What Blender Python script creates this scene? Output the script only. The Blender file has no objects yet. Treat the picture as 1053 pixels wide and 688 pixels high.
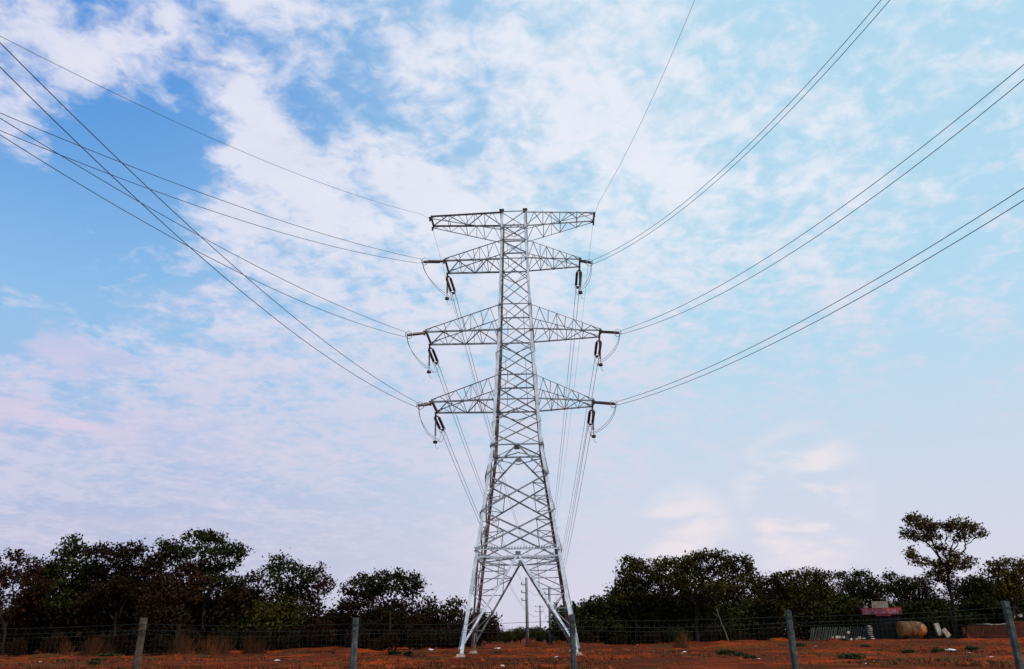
import bpy, math, random
import numpy as np
from mathutils import Vector, Matrix

random.seed(7)
rng = np.random.default_rng(7)
scene = bpy.context.scene
COL = scene.collection
rad = math.radians

# ------------------------------------------------------------------ camera
FPX, CXP, CYP = 820.0, 526.5, 344.0          # focal length and centre in photo pixels (1053 wide)
EYE, PITCH, ROLL = 1.75, rad(20.6), rad(0.85)
cam_data = bpy.data.cameras.new("camera")
cam_data.sensor_width = 36.0
cam_data.lens = 36.0 * FPX / 1053.0
cam_data.clip_start = 0.1
cam_data.clip_end = 20000
cam = bpy.data.objects.new("camera", cam_data)
COL.objects.link(cam)
cam.matrix_world = (Matrix.Translation((0, 0, EYE)) @ Matrix.Rotation(rad(90) + PITCH, 4, 'X')
                    @ Matrix.Rotation(-ROLL, 4, 'Z'))
scene.camera = cam

# ------------------------------------------------------------------ view, sky and sun
scene.view_settings.view_transform = 'Standard'
scene.view_settings.look = 'None'
scene.view_settings.gamma = 1.0
scene.view_settings.use_curve_mapping = False
scene.view_settings.exposure = 0.0

SUN_EL, SUN_AZ = rad(48), rad(128)            # azimuth measured from +Y (into the picture) towards +X
sun_dir = Vector((math.sin(SUN_AZ) * math.cos(SUN_EL), math.cos(SUN_AZ) * math.cos(SUN_EL), math.sin(SUN_EL)))
sl = bpy.data.lights.new("sun", 'SUN')
sl.energy = 3.2
sl.angle = rad(0.6)
sl.color = (1.0, 0.93, 0.83)
sun = bpy.data.objects.new("sun", sl)
COL.objects.link(sun)
sun.rotation_euler = (-sun_dir).to_track_quat('-Z', 'Y').to_euler()

def ray(px, py):
    a, b = (px - CXP) / FPX, -(py - CYP) / FPX
    c, s = math.cos(ROLL), math.sin(ROLL)
    x, y = c * a + s * b, -s * a + c * b
    return Vector((x, math.cos(PITCH) - y * math.sin(PITCH), math.sin(PITCH) + y * math.cos(PITCH)))

def at(px, py, Y):
    r = ray(px, py)
    return r * (Y / r.y) + Vector((0, 0, EYE))

class NT:
    def __init__(self, tree):
        self.t = tree
        tree.nodes.clear()
    def n(self, kind, **kw):
        nd = self.t.nodes.new(kind)
        for k, v in kw.items():
            if k.startswith('i_'):
                nd.inputs[k[2:].replace('_', ' ')].default_value = v
            else:
                setattr(nd, k, v)
        return nd
    def put(self, nd, idx, v):
        if isinstance(v, bpy.types.NodeSocket):
            self.t.links.new(v, nd.inputs[idx])
        else:
            nd.inputs[idx].default_value = v
    def math(self, op, a, b=0.0, c=0.0, clamp=False):
        nd = self.n('ShaderNodeMath', operation=op, use_clamp=clamp)
        for i, v in enumerate((a, b, c)):
            self.put(nd, i, v)
        return nd.outputs[0]
    def vec(self, op, a, b=(0, 0, 0)):
        nd = self.n('ShaderNodeVectorMath', operation=op)
        self.put(nd, 0, a); self.put(nd, 1, b)
        return nd
    def mix(self, f, a, b, blend='MIX'):
        nd = self.n('ShaderNodeMix', data_type='RGBA', blend_type=blend)
        self.put(nd, 0, f)
        self.put(nd, 6, a if isinstance(a, bpy.types.NodeSocket) else (*a, 1))
        self.put(nd, 7, b if isinstance(b, bpy.types.NodeSocket) else (*b, 1))
        return nd.outputs[2]
    def smooth(self, v, lo, hi, o0=0.0, o1=1.0):
        nd = self.n('ShaderNodeMapRange', interpolation_type='SMOOTHSTEP')
        for i, x in enumerate((v, lo, hi, o0, o1)):
            self.put(nd, i, x)
        return nd.outputs[0]
    def noise(self, vec, scale, detail=5, rough=0.55, dist=0.0):
        nd = self.n('ShaderNodeTexNoise')
        self.put(nd, 'Vector', vec)
        for k, v in (('Scale', scale), ('Detail', detail), ('Roughness', rough), ('Distortion', dist)):
            nd.inputs[k].default_value = v
        return nd.outputs[0]

world = bpy.data.worlds.new("World")
scene.world = world
world.use_nodes = True
w = NT(world.node_tree)
tc = w.n('ShaderNodeTexCoord').outputs['Generated']
skyn = w.n('ShaderNodeTexSky', sky_type='NISHITA', sun_disc=False, sun_elevation=SUN_EL, sun_rotation=SUN_AZ,
           air_density=1.0, dust_density=1.2, ozone_density=1.4)
K = 0.10                                     # background strength
def col(r, g, b):
    return tuple((x / 255.0 / 12.92 if x <= 10 else ((x / 255.0 + 0.055) / 1.055) ** 2.4) / K for x in (r, g, b))
nrm = w.vec('NORMALIZE', tc).outputs[0]
sep = w.n('ShaderNodeSeparateXYZ'); w.t.links.new(nrm, sep.inputs[0])
X, Y, Z = sep.outputs
zc = w.math('MAXIMUM', Z, 0.0)
den = w.math('ADD', zc, 0.16)
flat = w.n('ShaderNodeCombineXYZ')
w.put(flat, 0, w.math('DIVIDE', X, den)); w.put(flat, 1, w.math('DIVIDE', Y, den))
fl = flat.outputs[0]
def blob(px, py, deg0, deg1):                # 1 inside deg0 of this sky direction, 0 beyond deg1
    d = ray(px, py).normalized()
    dp = w.vec('DOT_PRODUCT', nrm, tuple(d)).outputs['Value']
    return w.smooth(dp, math.cos(rad(deg1)), math.cos(rad(deg0)))
def total(items):
    s = None
    for wt, b in items:
        v = w.math('MULTIPLY', b, wt)
        s = v if s is None else w.math('ADD', s, v)
    return s
cover = total([(0.045, blob(620, 130, 10, 36)), (0.13, blob(360, 300, 5, 18)), (0.06, blob(640, 270, 2, 22)),
               (0.10, blob(235, 35, 1, 7)), (0.10, blob(295, 25, 0.5, 5)), (0.15, blob(135, 62, 0.5, 5)), (0.10, blob(245, 125, 0.5, 4)), (0.10, blob(275, 195, 0.5, 5)), (-0.10, blob(175, 20, 0.5, 4)), (-0.10, blob(195, 105, 0.5, 4)),
               (0.11, blob(830, 200, 6, 22)), (0.06, blob(1000, 170, 3, 12)),
               (0.15, blob(40, 420, 3, 12)), (0.22, blob(12, 85, 1, 6)), (0.04, blob(300, 440, 4, 16)), (-0.05, blob(120, 480, 2, 8)),
               (-0.18, blob(30, 240, 4, 14)), (-0.11, blob(340, 85, 1, 6)), (-0.12, blob(960, 40, 4, 20)),
               (-0.11, blob(980, 420, 6, 26)), (-0.14, blob(150, 150, 1, 6)), (-0.08, blob(620, 200, 1, 6)), (-0.05, blob(470, 120, 1, 6)), (-0.08, blob(600, 30, 0.5, 5))])
mp = w.n('ShaderNodeMapping', vector_type='TEXTURE'); w.t.links.new(fl, mp.inputs[0])
mp.inputs['Rotation'].default_value = (0, 0, rad(-36)); mp.inputs['Scale'].default_value = (0.8, 1.9, 1.0)
n1 = w.noise(mp.outputs[0], 3.8, 5, 0.55, 0.3)
n2 = w.noise(fl, 10.0, 4, 0.55, 0.6)
n4 = w.noise(fl, 27.0, 4, 0.6, 0.4)
n3 = w.noise(mp.outputs[0], 1.4, 2, 0.5, 0.0)
dens = w.math('ADD', w.math('ADD', w.math('MULTIPLY', n1, 0.60), w.math('MULTIPLY', n2, 0.62)),
              w.math('ADD', w.math('MULTIPLY', n3, 0.30), w.math('MULTIPLY', n4, 0.46)))
dens = w.math('ADD', dens, cover)
cloud = w.smooth(dens, 0.92, 1.26)
blue = skyn.outputs[0]
haze = w.smooth(Z, 0.0, 0.40, 1.0, 0.0)
side = w.smooth(X, -0.50, 0.22)
deepl = w.mix(w.smooth(Z, 0.62, 0.30), col(80, 150, 228), col(148, 199, 242))
clear = w.mix(side, deepl, col(186, 226, 248))
clear = w.mix(0.88, blue, clear)
hz = w.mix(side, col(193, 190, 215), col(220, 214, 230))
sky1 = w.mix(w.math('MULTIPLY', haze, 0.92), clear, hz)
ccol = w.mix(w.noise(fl, 7.0, 4, 0.55), col(212, 216, 238), col(247, 243, 250))
ccol = w.mix(w.math('MULTIPLY', side, 0.6), ccol, col(240, 244, 252))
ccol = w.mix(w.smooth(Z, 0.50, 0.22), ccol, col(222, 215, 233))
sky2 = w.mix(w.math('MULTIPLY', cloud, w.smooth(Z, 0.10, 0.50, 0.55, 0.90)), sky1, ccol)
# low warm cloud streaks near the horizon
mp2 = w.n('ShaderNodeMapping'); w.t.links.new(nrm, mp2.inputs[0]); mp2.inputs['Scale'].default_value = (2.2, 2.2, 6.5)
ln = w.noise(mp2.outputs[0], 3.2, 5, 0.55, 0.3)
low = w.smooth(ln, 0.46, 0.62)
puffs = total([(1.0, blob(825, 502, 1, 5)), (0.9, blob(705, 548, 0.5, 4)), (0.9, blob(830, 555, 0.5, 4)), (0.55, blob(500, 520, 1, 5)), (0.70, blob(30, 425, 2, 8)), (0.35, blob(200, 470, 4, 14))])
lowm = w.math('MULTIPLY', low, w.math('MINIMUM', puffs, 1.0))
sky3 = w.mix(w.math('MULTIPLY', lowm, 0.70), sky2, w.mix(side, col(226, 208, 230), col(246, 234, 234)))
bg = w.n('ShaderNodeBackground'); bg.inputs[1].default_value = K
w.t.links.new(sky3, bg.inputs[0])
wo = w.n('ShaderNodeOutputWorld'); w.t.links.new(bg.outputs[0], wo.inputs[0])

# ------------------------------------------------------------------ materials
def material(name, build):
    m = bpy.data.materials.new(name)
    m.use_nodes = True
    t = NT(m.node_tree)
    out = t.n('ShaderNodeOutputMaterial')
    b = t.n('ShaderNodeBsdfPrincipled')
    t.t.links.new(b.outputs[0], out.inputs[0])
    build(t, b)
    return m

def simple(name, c0, c1, scale, rough=0.7, metal=0.0, bump=0.0, spec=None, detail=5):
    def f(t, b):
        co = t.n('ShaderNodeTexCoord').outputs['Object']
        nz = t.noise(co, scale, detail, 0.6)
        t.put(b, 'Base Color', t.mix(t.smooth(nz, 0.3, 0.7), c0, c1))
        b.inputs['Roughness'].default_value = rough
        b.inputs['Metallic'].default_value = metal
        if spec is None and not metal and rough >= 0.8: b.inputs['Specular IOR Level'].default_value = 0.12
        if spec is not None:
            b.inputs['Specular IOR Level'].default_value = spec
        if bump:
            bp = t.n('ShaderNodeBump'); bp.inputs['Strength'].default_value = bump; bp.inputs['Distance'].default_value = 0.02
            t.put(bp, 'Height', t.noise(co, scale * 3, 5, 0.6)); t.put(b, 'Normal', bp.outputs[0])
    return material(name, f)

def leaf_mat(name, c0, c1, c2):
    def f(t, b):
        g = t.n('ShaderNodeNewGeometry')
        co = t.n('ShaderNodeTexCoord').outputs['Object']
        big = t.smooth(t.noise(co, 0.45, 3, 0.5), 0.35, 0.65)
        c = t.mix(big, c0, c1)
        c = t.mix(t.math('POWER', g.outputs['Random Per Island'], 2.2), c, c2)
        t.put(b, 'Base Color', c)
        b.inputs['Roughness'].default_value = 0.7
        b.inputs['Specular IOR Level'].default_value = 0.05
    return material(name, f)

M = {}
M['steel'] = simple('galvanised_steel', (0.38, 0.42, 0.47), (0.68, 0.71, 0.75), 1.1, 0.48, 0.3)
M['shaded_steel'] = simple('shaded_grey_steel', (0.13, 0.138, 0.15), (0.27, 0.28, 0.295), 0.9, 0.6, 0.25)  # darker copy of the leg steel: shade on bracing and arms painted in
M['shaded_rear_steel'] = simple('shaded_brown_steel', (0.13, 0.070, 0.050), (0.24, 0.17, 0.14), 0.8, 0.7, 0.15)  # shade on the rear legs painted in as a dark brown
M['pole_concrete'] = simple('grey_pole_concrete', (0.14, 0.15, 0.165), (0.22, 0.23, 0.24), 1.5, 0.9)
M['concrete'] = simple('concrete', (0.40, 0.38, 0.34), (0.56, 0.53, 0.48), 2.5, 0.9, 0, 0.3)
M['cable'] = simple('weathered_aluminium_cable', (0.030, 0.031, 0.034), (0.05, 0.05, 0.052), 0.4, 0.6, 0.2)
M['glaze'] = simple('brown_glazed_porcelain', (0.035, 0.017, 0.012), (0.075, 0.030, 0.018), 2, 0.3)
M['iron'] = simple('rusty_iron_fitting', (0.10, 0.040, 0.022), (0.20, 0.08, 0.035), 6, 0.7, 0.2)
M['dark_iron'] = simple('dark_iron', (0.02, 0.02, 0.022), (0.04, 0.04, 0.04), 5, 0.6, 0.3)
M['post'] = simple('weathered_fence_post', (0.032, 0.042, 0.042), (0.095, 0.105, 0.095), 9, 0.9, 0, 0.5)
M['post_wood'] = simple('weathered_wood_post', (0.04, 0.031, 0.024), (0.105, 0.08, 0.058), 9, 0.9, 0, 0.5)
M['wire'] = simple('fence_wire', (0.010, 0.013, 0.012), (0.030, 0.036, 0.030), 3, 0.7, 0.0, spec=0.15)
M['bark'] = simple('bark', (0.012, 0.008, 0.006), (0.028, 0.020, 0.014), 1.5, 0.95, 0, 0.4, 0.1)
M['pale_bark'] = simple('pale_bark', (0.08, 0.07, 0.055), (0.14, 0.12, 0.095), 1.5, 0.95, 0, 0.4, 0.1)
M['leaf_dark'] = leaf_mat('dark_green_leaves', (0.012, 0.013, 0.003), (0.018, 0.020, 0.004), (0.028, 0.032, 0.006))
M['leaf_olive'] = leaf_mat('olive_leaves', (0.018, 0.016, 0.003), (0.030, 0.025, 0.005), (0.052, 0.043, 0.008))
M['leaf_red'] = leaf_mat('dry_red_brown_leaves', (0.021, 0.008, 0.003), (0.011, 0.007, 0.003), (0.034, 0.012, 0.005))
M['leaf_gold'] = leaf_mat('olive_gold_leaves', (0.036, 0.026, 0.005), (0.050, 0.034, 0.007), (0.095, 0.063, 0.013))
M['brush'] = leaf_mat('brown_brush', (0.013, 0.007, 0.003), (0.009, 0.008, 0.003), (0.024, 0.011, 0.004))
M['weed'] = leaf_mat('green_weeds', (0.018, 0.026, 0.006), (0.028, 0.034, 0.008), (0.060, 0.066, 0.018))
M['dry_grass'] = leaf_mat('dry_grass', (0.045, 0.014, 0.006), (0.062, 0.021, 0.008), (0.12, 0.045, 0.015))

def ground_build(t, b):
    co = t.n('ShaderNodeTexCoord').outputs['Object']
    a = t.smooth(t.noise(co, 0.09, 5, 0.6, 0.4), 0.36, 0.64)
    c = t.mix(a, (0.10, 0.015, 0.004), (0.27, 0.037, 0.006))
    d = t.smooth(t.noise(co, 0.34, 6, 0.70), 0.44, 0.60)
    c = t.mix(t.math('MULTIPLY', d, 0.85), c, (0.050, 0.013, 0.005))
    e = t.smooth(t.noise(co, 2.4, 5, 0.7), 0.56, 0.70)
    c = t.mix(t.math('MULTIPLY', e, 0.5), c, (0.38, 0.095, 0.022))
    mpg = t.n('ShaderNodeMapping'); t.t.links.new(co, mpg.inputs[0]); mpg.inputs['Scale'].default_value = (0.35, 1.0, 1.0)
    k = t.smooth(t.noise(mpg.outputs[0], 0.14, 5, 0.62, 0.5), 0.47, 0.60)
    c = t.mix(t.math('MULTIPLY', k, 0.70), c, (0.055, 0.014, 0.006))
    g = t.smooth(t.noise(co, 0.13, 4, 0.6, 0.6), 0.50, 0.64)
    c = t.mix(t.math('MULTIPLY', g, 0.65), c, (0.042, 0.028, 0.008))
    t.put(b, 'Base Color', c)
    b.inputs['Roughness'].default_value = 0.95
    b.inputs['Specular IOR Level'].default_value = 0.02
    bp = t.n('ShaderNodeBump'); bp.inputs['Strength'].default_value = 0.8; bp.inputs['Distance'].default_value = 0.12
    t.put(bp, 'Height', t.noise(co, 3.0, 6, 0.7)); t.put(b, 'Normal', bp.outputs[0])
M['earth'] = material('red_laterite_earth', ground_build)
M['stone'] = simple('red_earth_clods', (0.07, 0.016, 0.006), (0.26, 0.055, 0.014), 1.5, 0.95, spec=0.05)
M['footing'] = simple('earth_stained_concrete', (0.20, 0.10, 0.06), (0.40, 0.34, 0.29), 2.2, 0.9, 0, 0.3)
M['litter'] = simple('pale_plastic_litter', (0.45, 0.43, 0.41), (0.78, 0.77, 0.75), 3, 0.6)
M['orange'] = simple('rusting_orange_steel', (0.18, 0.050, 0.013), (0.50, 0.18, 0.032), 0.9, 0.5)
M['red_paint'] = simple('red_fascia_paint', (0.24, 0.012, 0.026), (0.42, 0.026, 0.05), 2.2, 0.5)
M['pale_paint'] = simple('pale_lettering_paint', (0.30, 0.16, 0.18), (0.60, 0.45, 0.47), 2.5, 0.6)
M['board'] = simple('grey_board', (0.17, 0.14, 0.12), (0.27, 0.23, 0.19), 2, 0.85)
M['hut'] = simple('dark_hut_boards', (0.012, 0.013, 0.012), (0.025, 0.026, 0.022), 2, 0.9)
M['plank'] = simple('dark_grey_planks', (0.022, 0.026, 0.024), (0.055, 0.058, 0.05), 1.2, 0.9)
M['brick'] = simple('dull_red_blocks', (0.045, 0.013, 0.008), (0.09, 0.026, 0.014), 1.2, 0.9)
M['pale_stone'] = simple('pale_sacking', (0.22, 0.18, 0.13), (0.50, 0.44, 0.35), 2.0, 0.9)

# ------------------------------------------------------------------ mesh helpers
class MB:
    def __init__(self):
        self.v, self.f = [], []
    def add(self, verts, faces):
        o = len(self.v)
        self.v.extend([tuple(p) for p in verts])
        self.f.extend([tuple(i + o for i in f) for f in faces])
    def box(self, c, s, rot=None):
        x, y, z = s[0] / 2, s[1] / 2, s[2] / 2
        vs = [Vector((i * x, j * y, k * z)) for k in (-1, 1) for j in (-1, 1) for i in (-1, 1)]
        if rot is not None:
            vs = [rot @ p for p in vs]
        vs = [p + Vector(c) for p in vs]
        self.add(vs, [(0, 2, 3, 1), (4, 5, 7, 6), (0, 1, 5, 4), (2, 6, 7, 3), (0, 4, 6, 2), (1, 3, 7, 5)])
    def tube(self, pts, radii, n=6, cap=True):
        pts = [Vector(p) for p in pts]
        if not hasattr(radii, '__len__'):
            radii = [radii] * len(pts)
        vs, fs = [], []
        up = Vector((0.13, 0.21, 1)).normalized()
        d0 = (pts[-1] - pts[0]).normalized()
        if abs(d0.dot(up)) > 0.92:
            up = Vector((1, 0.17, 0.1)).normalized()
        for i, p in enumerate(pts):
            d = (pts[min(i + 1, len(pts) - 1)] - pts[max(i - 1, 0)])
            if d.length < 1e-9:
                d = d0
            d.normalize()
            a = d.cross(up)
            if a.length < 1e-4:
                a = d.cross(Vector((1, 0, 0)))
            a.normalize(); b = d.cross(a)
            for k in range(n):
                an = 2 * math.pi * k / n
                vs.append(p + (a * math.cos(an) + b * math.sin(an)) * radii[i])
        for i in range(len(pts) - 1):
            for k in range(n):
                k2 = (k + 1) % n
                fs.append((i * n + k, i * n + k2, (i + 1) * n + k2, (i + 1) * n + k))
        if cap:
            fs.append(tuple(range(n - 1, -1, -1))); fs.append(tuple(range((len(pts) - 1) * n, len(pts) * n)))
        self.add(vs, fs)
    def angle(self, p, q, wd, th, ra, rb):
        """an L-shaped rolled section from p to q, its two flanges along ra and rb"""
        p, q = Vector(p), Vector(q)
        d = (q - p).normalized()
        a = Vector(ra); a = (a - d * a.dot(d)).normalized()
        b = Vector(rb); b = b - d * b.dot(d); b = (b - a * b.dot(a)).normalized()
        prof = [(0, 0), (wd, 0), (wd, th), (th, th), (th, wd), (0, wd)]
        vs = [e + a * x + b * y for e in (p, q) for x, y in prof]
        fs = [tuple(range(5, -1, -1)), tuple(range(6, 12))] + [(i, (i + 1) % 6, 6 + (i + 1) % 6, 6 + i) for i in range(6)]
        self.add(vs, fs)
    def torus(self, c, axis, R, r, n=18, m=6):
        axis = Vector(axis).normalized()
        a = axis.cross(Vector((0.3, 0.2, 1))).normalized(); b = axis.cross(a)
        pts = []
        vs, fs = [], []
        for i in range(n):
            t = 2 * math.pi * i / n
            e = a * math.cos(t) + b * math.sin(t)
            for k in range(m):
                s = 2 * math.pi * k / m
                vs.append(Vector(c) + e * (R + r * math.cos(s)) + axis * r * math.sin(s))
        for i in range(n):
            for k in range(m):
                i2, k2 = (i + 1) % n, (k + 1) % m
                fs.append((i * m + k, i2 * m + k, i2 * m + k2, i * m + k2))
        self.add(vs, fs)
    def build(self, name, mat, parent=None, smooth=False):
        me = bpy.data.meshes.new(name)
        me.from_pydata(self.v, [], self.f)
        me.materials.append(mat)
        if smooth:
            me.polygons.foreach_set('use_smooth', [True] * len(me.polygons))
        me.update()
        o = bpy.data.objects.new(name, me)
        COL.objects.link(o)
        if parent is not None:
            o.parent = parent
        return o

def tag(o, label=None, cat=None, group=None, kind=None):
    if label: o['label'] = label
    if cat: o['category'] = cat
    if group: o['group'] = group
    if kind: o['kind'] = kind
    return o

def empty(name, loc=(0, 0, 0), rz=0.0, label=None, cat=None, group=None):
    o = bpy.data.objects.new(name, None)
    o.empty_display_size = 0.5
    o.location = loc
    o.rotation_euler = (0, 0, rz)
    COL.objects.link(o)
    return tag(o, label, cat, group)

# ------------------------------------------------------------------ ground
def value_noise(x, y, seed):
    r = np.random.default_rng(seed).random((64, 64))
    xi, yi = np.floor(x).astype(int), np.floor(y).astype(int)
    fx, fy = x - xi, y - yi
    fx, fy = fx * fx * (3 - 2 * fx), fy * fy * (3 - 2 * fy)
    g = lambda i, j: r[i % 64, j % 64]
    return (g(xi, yi) * (1 - fx) * (1 - fy) + g(xi + 1, yi) * fx * (1 - fy)
            + g(xi, yi + 1) * (1 - fx) * fy + g(xi + 1, yi + 1) * fx * fy) - 0.5

def ground_h(x, y):
    x, y = np.asarray(x, float), np.asarray(y, float)
    h = 0.30 * value_noise(x / 9, y / 7, 1) + 0.24 * value_noise(x / 3.1, y / 2.3, 2) + 0.14 * value_noise(x / 1.1, y / 1.0, 3)
    fade = np.clip((y - 16) / 20, 0, 1) * np.clip((260 - y) / 80, 0, 1) * np.clip((240 - abs(x)) / 80, 0, 1)
    # low graded banks of dozed earth running across the clearing beyond the pylon
    bank = 0.55 * np.exp(-((y - 112 - 4 * np.sin(x / 17)) / 3.2) ** 2) * np.clip(0.55 + value_noise(x / 8, y / 30, 5) * 1.6, 0, 1.4)
    bank += 0.45 * np.exp(-((y - 96 - 3 * np.sin(x / 11 + 1)) / 2.2) ** 2) * np.clip(0.1 + value_noise(x / 6, y / 30, 6) * 2.2, 0, 1.2)
    for off, c0 in ((0.0, 88.0), (1.9, 88.0), (0.0, 63.0), (2.0, 63.0)):
        rc = c0 + off + 5 * np.sin(x / 31 + c0) + 0.10 * x
        h = h - 0.16 * np.exp(-((y - rc) / 0.55) ** 2) + 0.09 * np.exp(-((y - rc - 0.95) / 0.5) ** 2)
    return (h * fade + bank * np.clip((150 - abs(x)) / 50, 0, 1)) - 0.04

def build_ground():
    g1 = np.geomspace(140, 4000, 16)
    xs = np.concatenate([-g1[::-1], np.arange(-139, 139.5, 0.9), g1])
    ys = np.concatenate([-np.geomspace(20, 600, 10)[::-1], np.arange(-12, 34, 4), np.arange(34, 150, 0.6), np.geomspace(151, 6000, 26)])
    XX, YY = np.meshgrid(xs, ys)
    ZZ = ground_h(XX, YY)
    nx, ny = len(xs), len(ys)
    co = np.stack([XX, YY, ZZ], -1).reshape(-1, 3)
    idx = np.arange(nx * ny).reshape(ny, nx)
    fs = np.stack([idx[:-1, :-1], idx[:-1, 1:], idx[1:, 1:], idx[1:, :-1]], -1).reshape(-1, 4)
    me = bpy.data.meshes.new('ground')
    me.from_pydata(co.tolist(), [], fs.tolist())
    me.materials.append(M['earth'])
    me.polygons.foreach_set('use_smooth', [True] * len(me.polygons))
    o = bpy.data.objects.new('ground', me)
    COL.objects.link(o)
    tag(o, 'bare red laterite earth of the clearing under the pylon', kind='structure')
build_ground()
def gz(x, y):
    return float(ground_h(x, y))

# ------------------------------------------------------------------ lattice pylon
TX, TY = 0.40, 79.0
TYAW = rad(-1.8)
tower = empty('transmission_tower', (TX, TY, 0), TYAW,
              'tall galvanised steel lattice pylon with four pairs of crossarms standing on red earth', 'pylon')
LV = [0.0, 8.9, 18.9, 23.6, 31.2, 39.5, 45.3]
HU = [5.05, 3.85, 2.50, 2.13, 1.79, 1.42, 1.34]
HV = [6.6, 4.75, 3.0, 2.5, 2.1, 1.70, 1.55]
hu = lambda z: float(np.interp(z, LV, HU))
hv = lambda z: float(np.interp(z, LV, HV))
def corner(su, sv, z):
    return Vector((su * hu(z), sv * hv(z), z))

def build_tower():
    # four main legs: an angle section each, with splice plates
    for su, sv in ((-1, -1), (1, -1), (1, 1), (-1, 1)):
        m = MB()
        zs = [0.25, 8.9, 18.9, 31.2, 45.5]
        for z0, z1 in zip(zs[:-1], zs[1:]):
            wd = 0.30 if z0 < 8 else 0.30 if z0 < 18 else 0.31 if z0 < 31 else 0.25
            m.angle(corner(su, sv, z0), corner(su, sv, z1), wd, 0.025, (-su, 0, 0), (0, -sv, 0))
        m.build('leg', M['steel'] if sv < 0 else M['shaded_rear_steel'], tower)  # front legs bright as lit, rear legs in the painted shade colour
        f = MB()
        c = corner(su, sv, 0)
        x, y = c.x - su * 0.1, c.y - sv * 0.1
        for z0, z1, a, b in ((-0.45, 0.06, 0.50, 0.46), (0.06, 0.26, 0.34, 0.29)):
            vs = [(x + i * r, y + j * r, z) for z, r in ((z0, a), (z1, b)) for i, j in ((-1, -1), (1, -1), (1, 1), (-1, 1))]
            f.add(vs, [(3, 2, 1, 0), (4, 5, 6, 7)] + [(i, (i + 1) % 4, 4 + (i + 1) % 4, 4 + i) for i in range(4)])
        f.build('footing', M['footing'], tower)
    # step bolts up one leg
    pair = []
    for k in (0, 1):
        m = MB()
        if k: m.tube([(-0.05, 0.02, 0), (-0.05, -0.17, 0)], 0.014, 4)
        else: m.tube([(-0.02, 0.05, 0), (0.17, 0.05, 0)], 0.014, 4)
        pair.append(m.build('step_bolt', M['steel'], tower))
    for i in range(60):
        c = corner(1, -1, 2.2 + i * 0.72)
        o = pair[i % 2]
        if i > 1:
            o = o.copy(); COL.objects.link(o); o.parent = tower
        o.location = c

    faces = [((1, 0, 0), (0, -1, 0)), ((0, 1, 0), (1, 0, 0)), ((-1, 0, 0), (0, 1, 0)), ((0, -1, 0), (-1, 0, 0))]
    for fi, (ad, nd) in enumerate(faces):
        along, nn = Vector(ad), Vector(nd)
        wide = (lambda z: hu(z)) if fi % 2 == 0 else (lambda z: hv(z))
        deep = (lambda z: hv(z)) if fi % 2 == 0 else (lambda z: hu(z))
        P = lambda s, z: along * (s * wide(z)) + nn * deep(z) + Vector((0, 0, z))
        m = MB()
        cnt = [0]
        def bar(p, q, wd=0.12, th=0.012, lay=0):
            cnt[0] += 1
            # m is whichever part is being filled at the moment
            d = (q - p).normalized()
            inpl = nn.cross(d).normalized()
            if inpl.z < 0: inpl = -inpl
            off = nn * ((0.004 + 0.0006 * (cnt[0] % 5)) if lay == 0 else -(0.032 + 0.0006 * (cnt[0] % 5)))
            m.angle(p + off, q + off, wd, th, inpl, nn if lay == 0 else -nn)
        def plate(c, s=0.4):
            e = c - nn * 0.014
            R_ = Matrix((along, nn.cross(along), nn)).transposed()
            m.box(e, (s, s * 1.1, 0.012), R_)
        # body above the waist: crossed diagonals panel by panel
        zs = [18.9, 21.25, 23.6, 26.2, 28.7, 31.2, 34.1, 36.8, 39.5, 41.8, 43.3, 45.3]
        for i, (z0, z1) in enumerate(zip(zs[:-1], zs[1:])):
            wd = 0.13 if z0 < 31 else 0.105
            bar(P(-1, z0), P(1, z1), wd, lay=0)
            bar(P(1, z0), P(-1, z1), 0.070 if z0 < 31 else 0.060, 0.010, lay=1)
            if fi % 2 == 0 and z0 in (23.6, 26.2, 31.2, 39.5):
                zm = (z0 + z1) / 2
                bar(P(-0.5, z0 + (z1 - z0) * .25), P(-0.5, z0 + (z1 - z0) * .75), 0.06, 0.008, 1)
                bar(P(0.5, z0 + (z1 - z0) * .25), P(0.5, z0 + (z1 - z0) * .75), 0.06, 0.008, 1)
        for z in (18.9, 23.6, 26.2, 31.2, 34.1, 39.5, 41.8, 43.3, 45.3):
            bar(P(-1, z), P(1, z), 0.14 if z < 30 else 0.12, lay=0)
            plate(P(-0.94, z), 0.42 if z < 30 else 0.34); plate(P(0.94, z), 0.42 if z < 30 else 0.34)
        # splayed lower body: an inverted V under the waist, then two tall crossed panels
        zv = 15.9
        bar(P(0, 18.85), P(-1, zv), 0.15); bar(P(0, 18.85), P(1, zv), 0.15)
        for s in (-1, 1):
            bar(P(s, 17.4), P(s * 0.5, 17.35), 0.08, lay=1)
            bar(P(s * 0.5, 17.35), P(s, 18.7), 0.07, lay=1)
        plate(P(0, 18.75), 0.55)
        for z0, z1 in ((12.45, 15.9), (8.95, 12.45)):
            bar(P(-1, z0), P(1, z1), 0.15, lay=0); bar(P(1, z0), P(-1, z1), 0.15, lay=1)
            w0, w1 = wide(z0), wide(z1)
            tcx = w0 / (w0 + w1)
            for s in (-1, 1):
                k = 0.5 * tcx                                    # half-way up the lower half diagonal
                a = P(s, z0) * (1 - k) + P(-s, z1) * k
                zt = z0 + (z1 - z0) * (1 - 0.5 * (1 - tcx))
                b = P(s, z1) * (1 - 0.5 * (1 - tcx)) + P(-s, z0) * (0.5 * (1 - tcx))
                bar(a, b, 0.08, 0.01, 1)
                bar(a, P(s, a.z + 0.25), 0.08, 0.01, 1)
                bar(b, P(s, b.z - 0.2), 0.08, 0.01, 1)
                bar(a, P(s, (z0 + z1) / 2), 0.07, 0.01, 1)
                bar(b, P(s, (z0 + z1) / 2), 0.07, 0.01, 1)
        # belt above the legs
        main_m = m
        m = MB()
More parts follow.
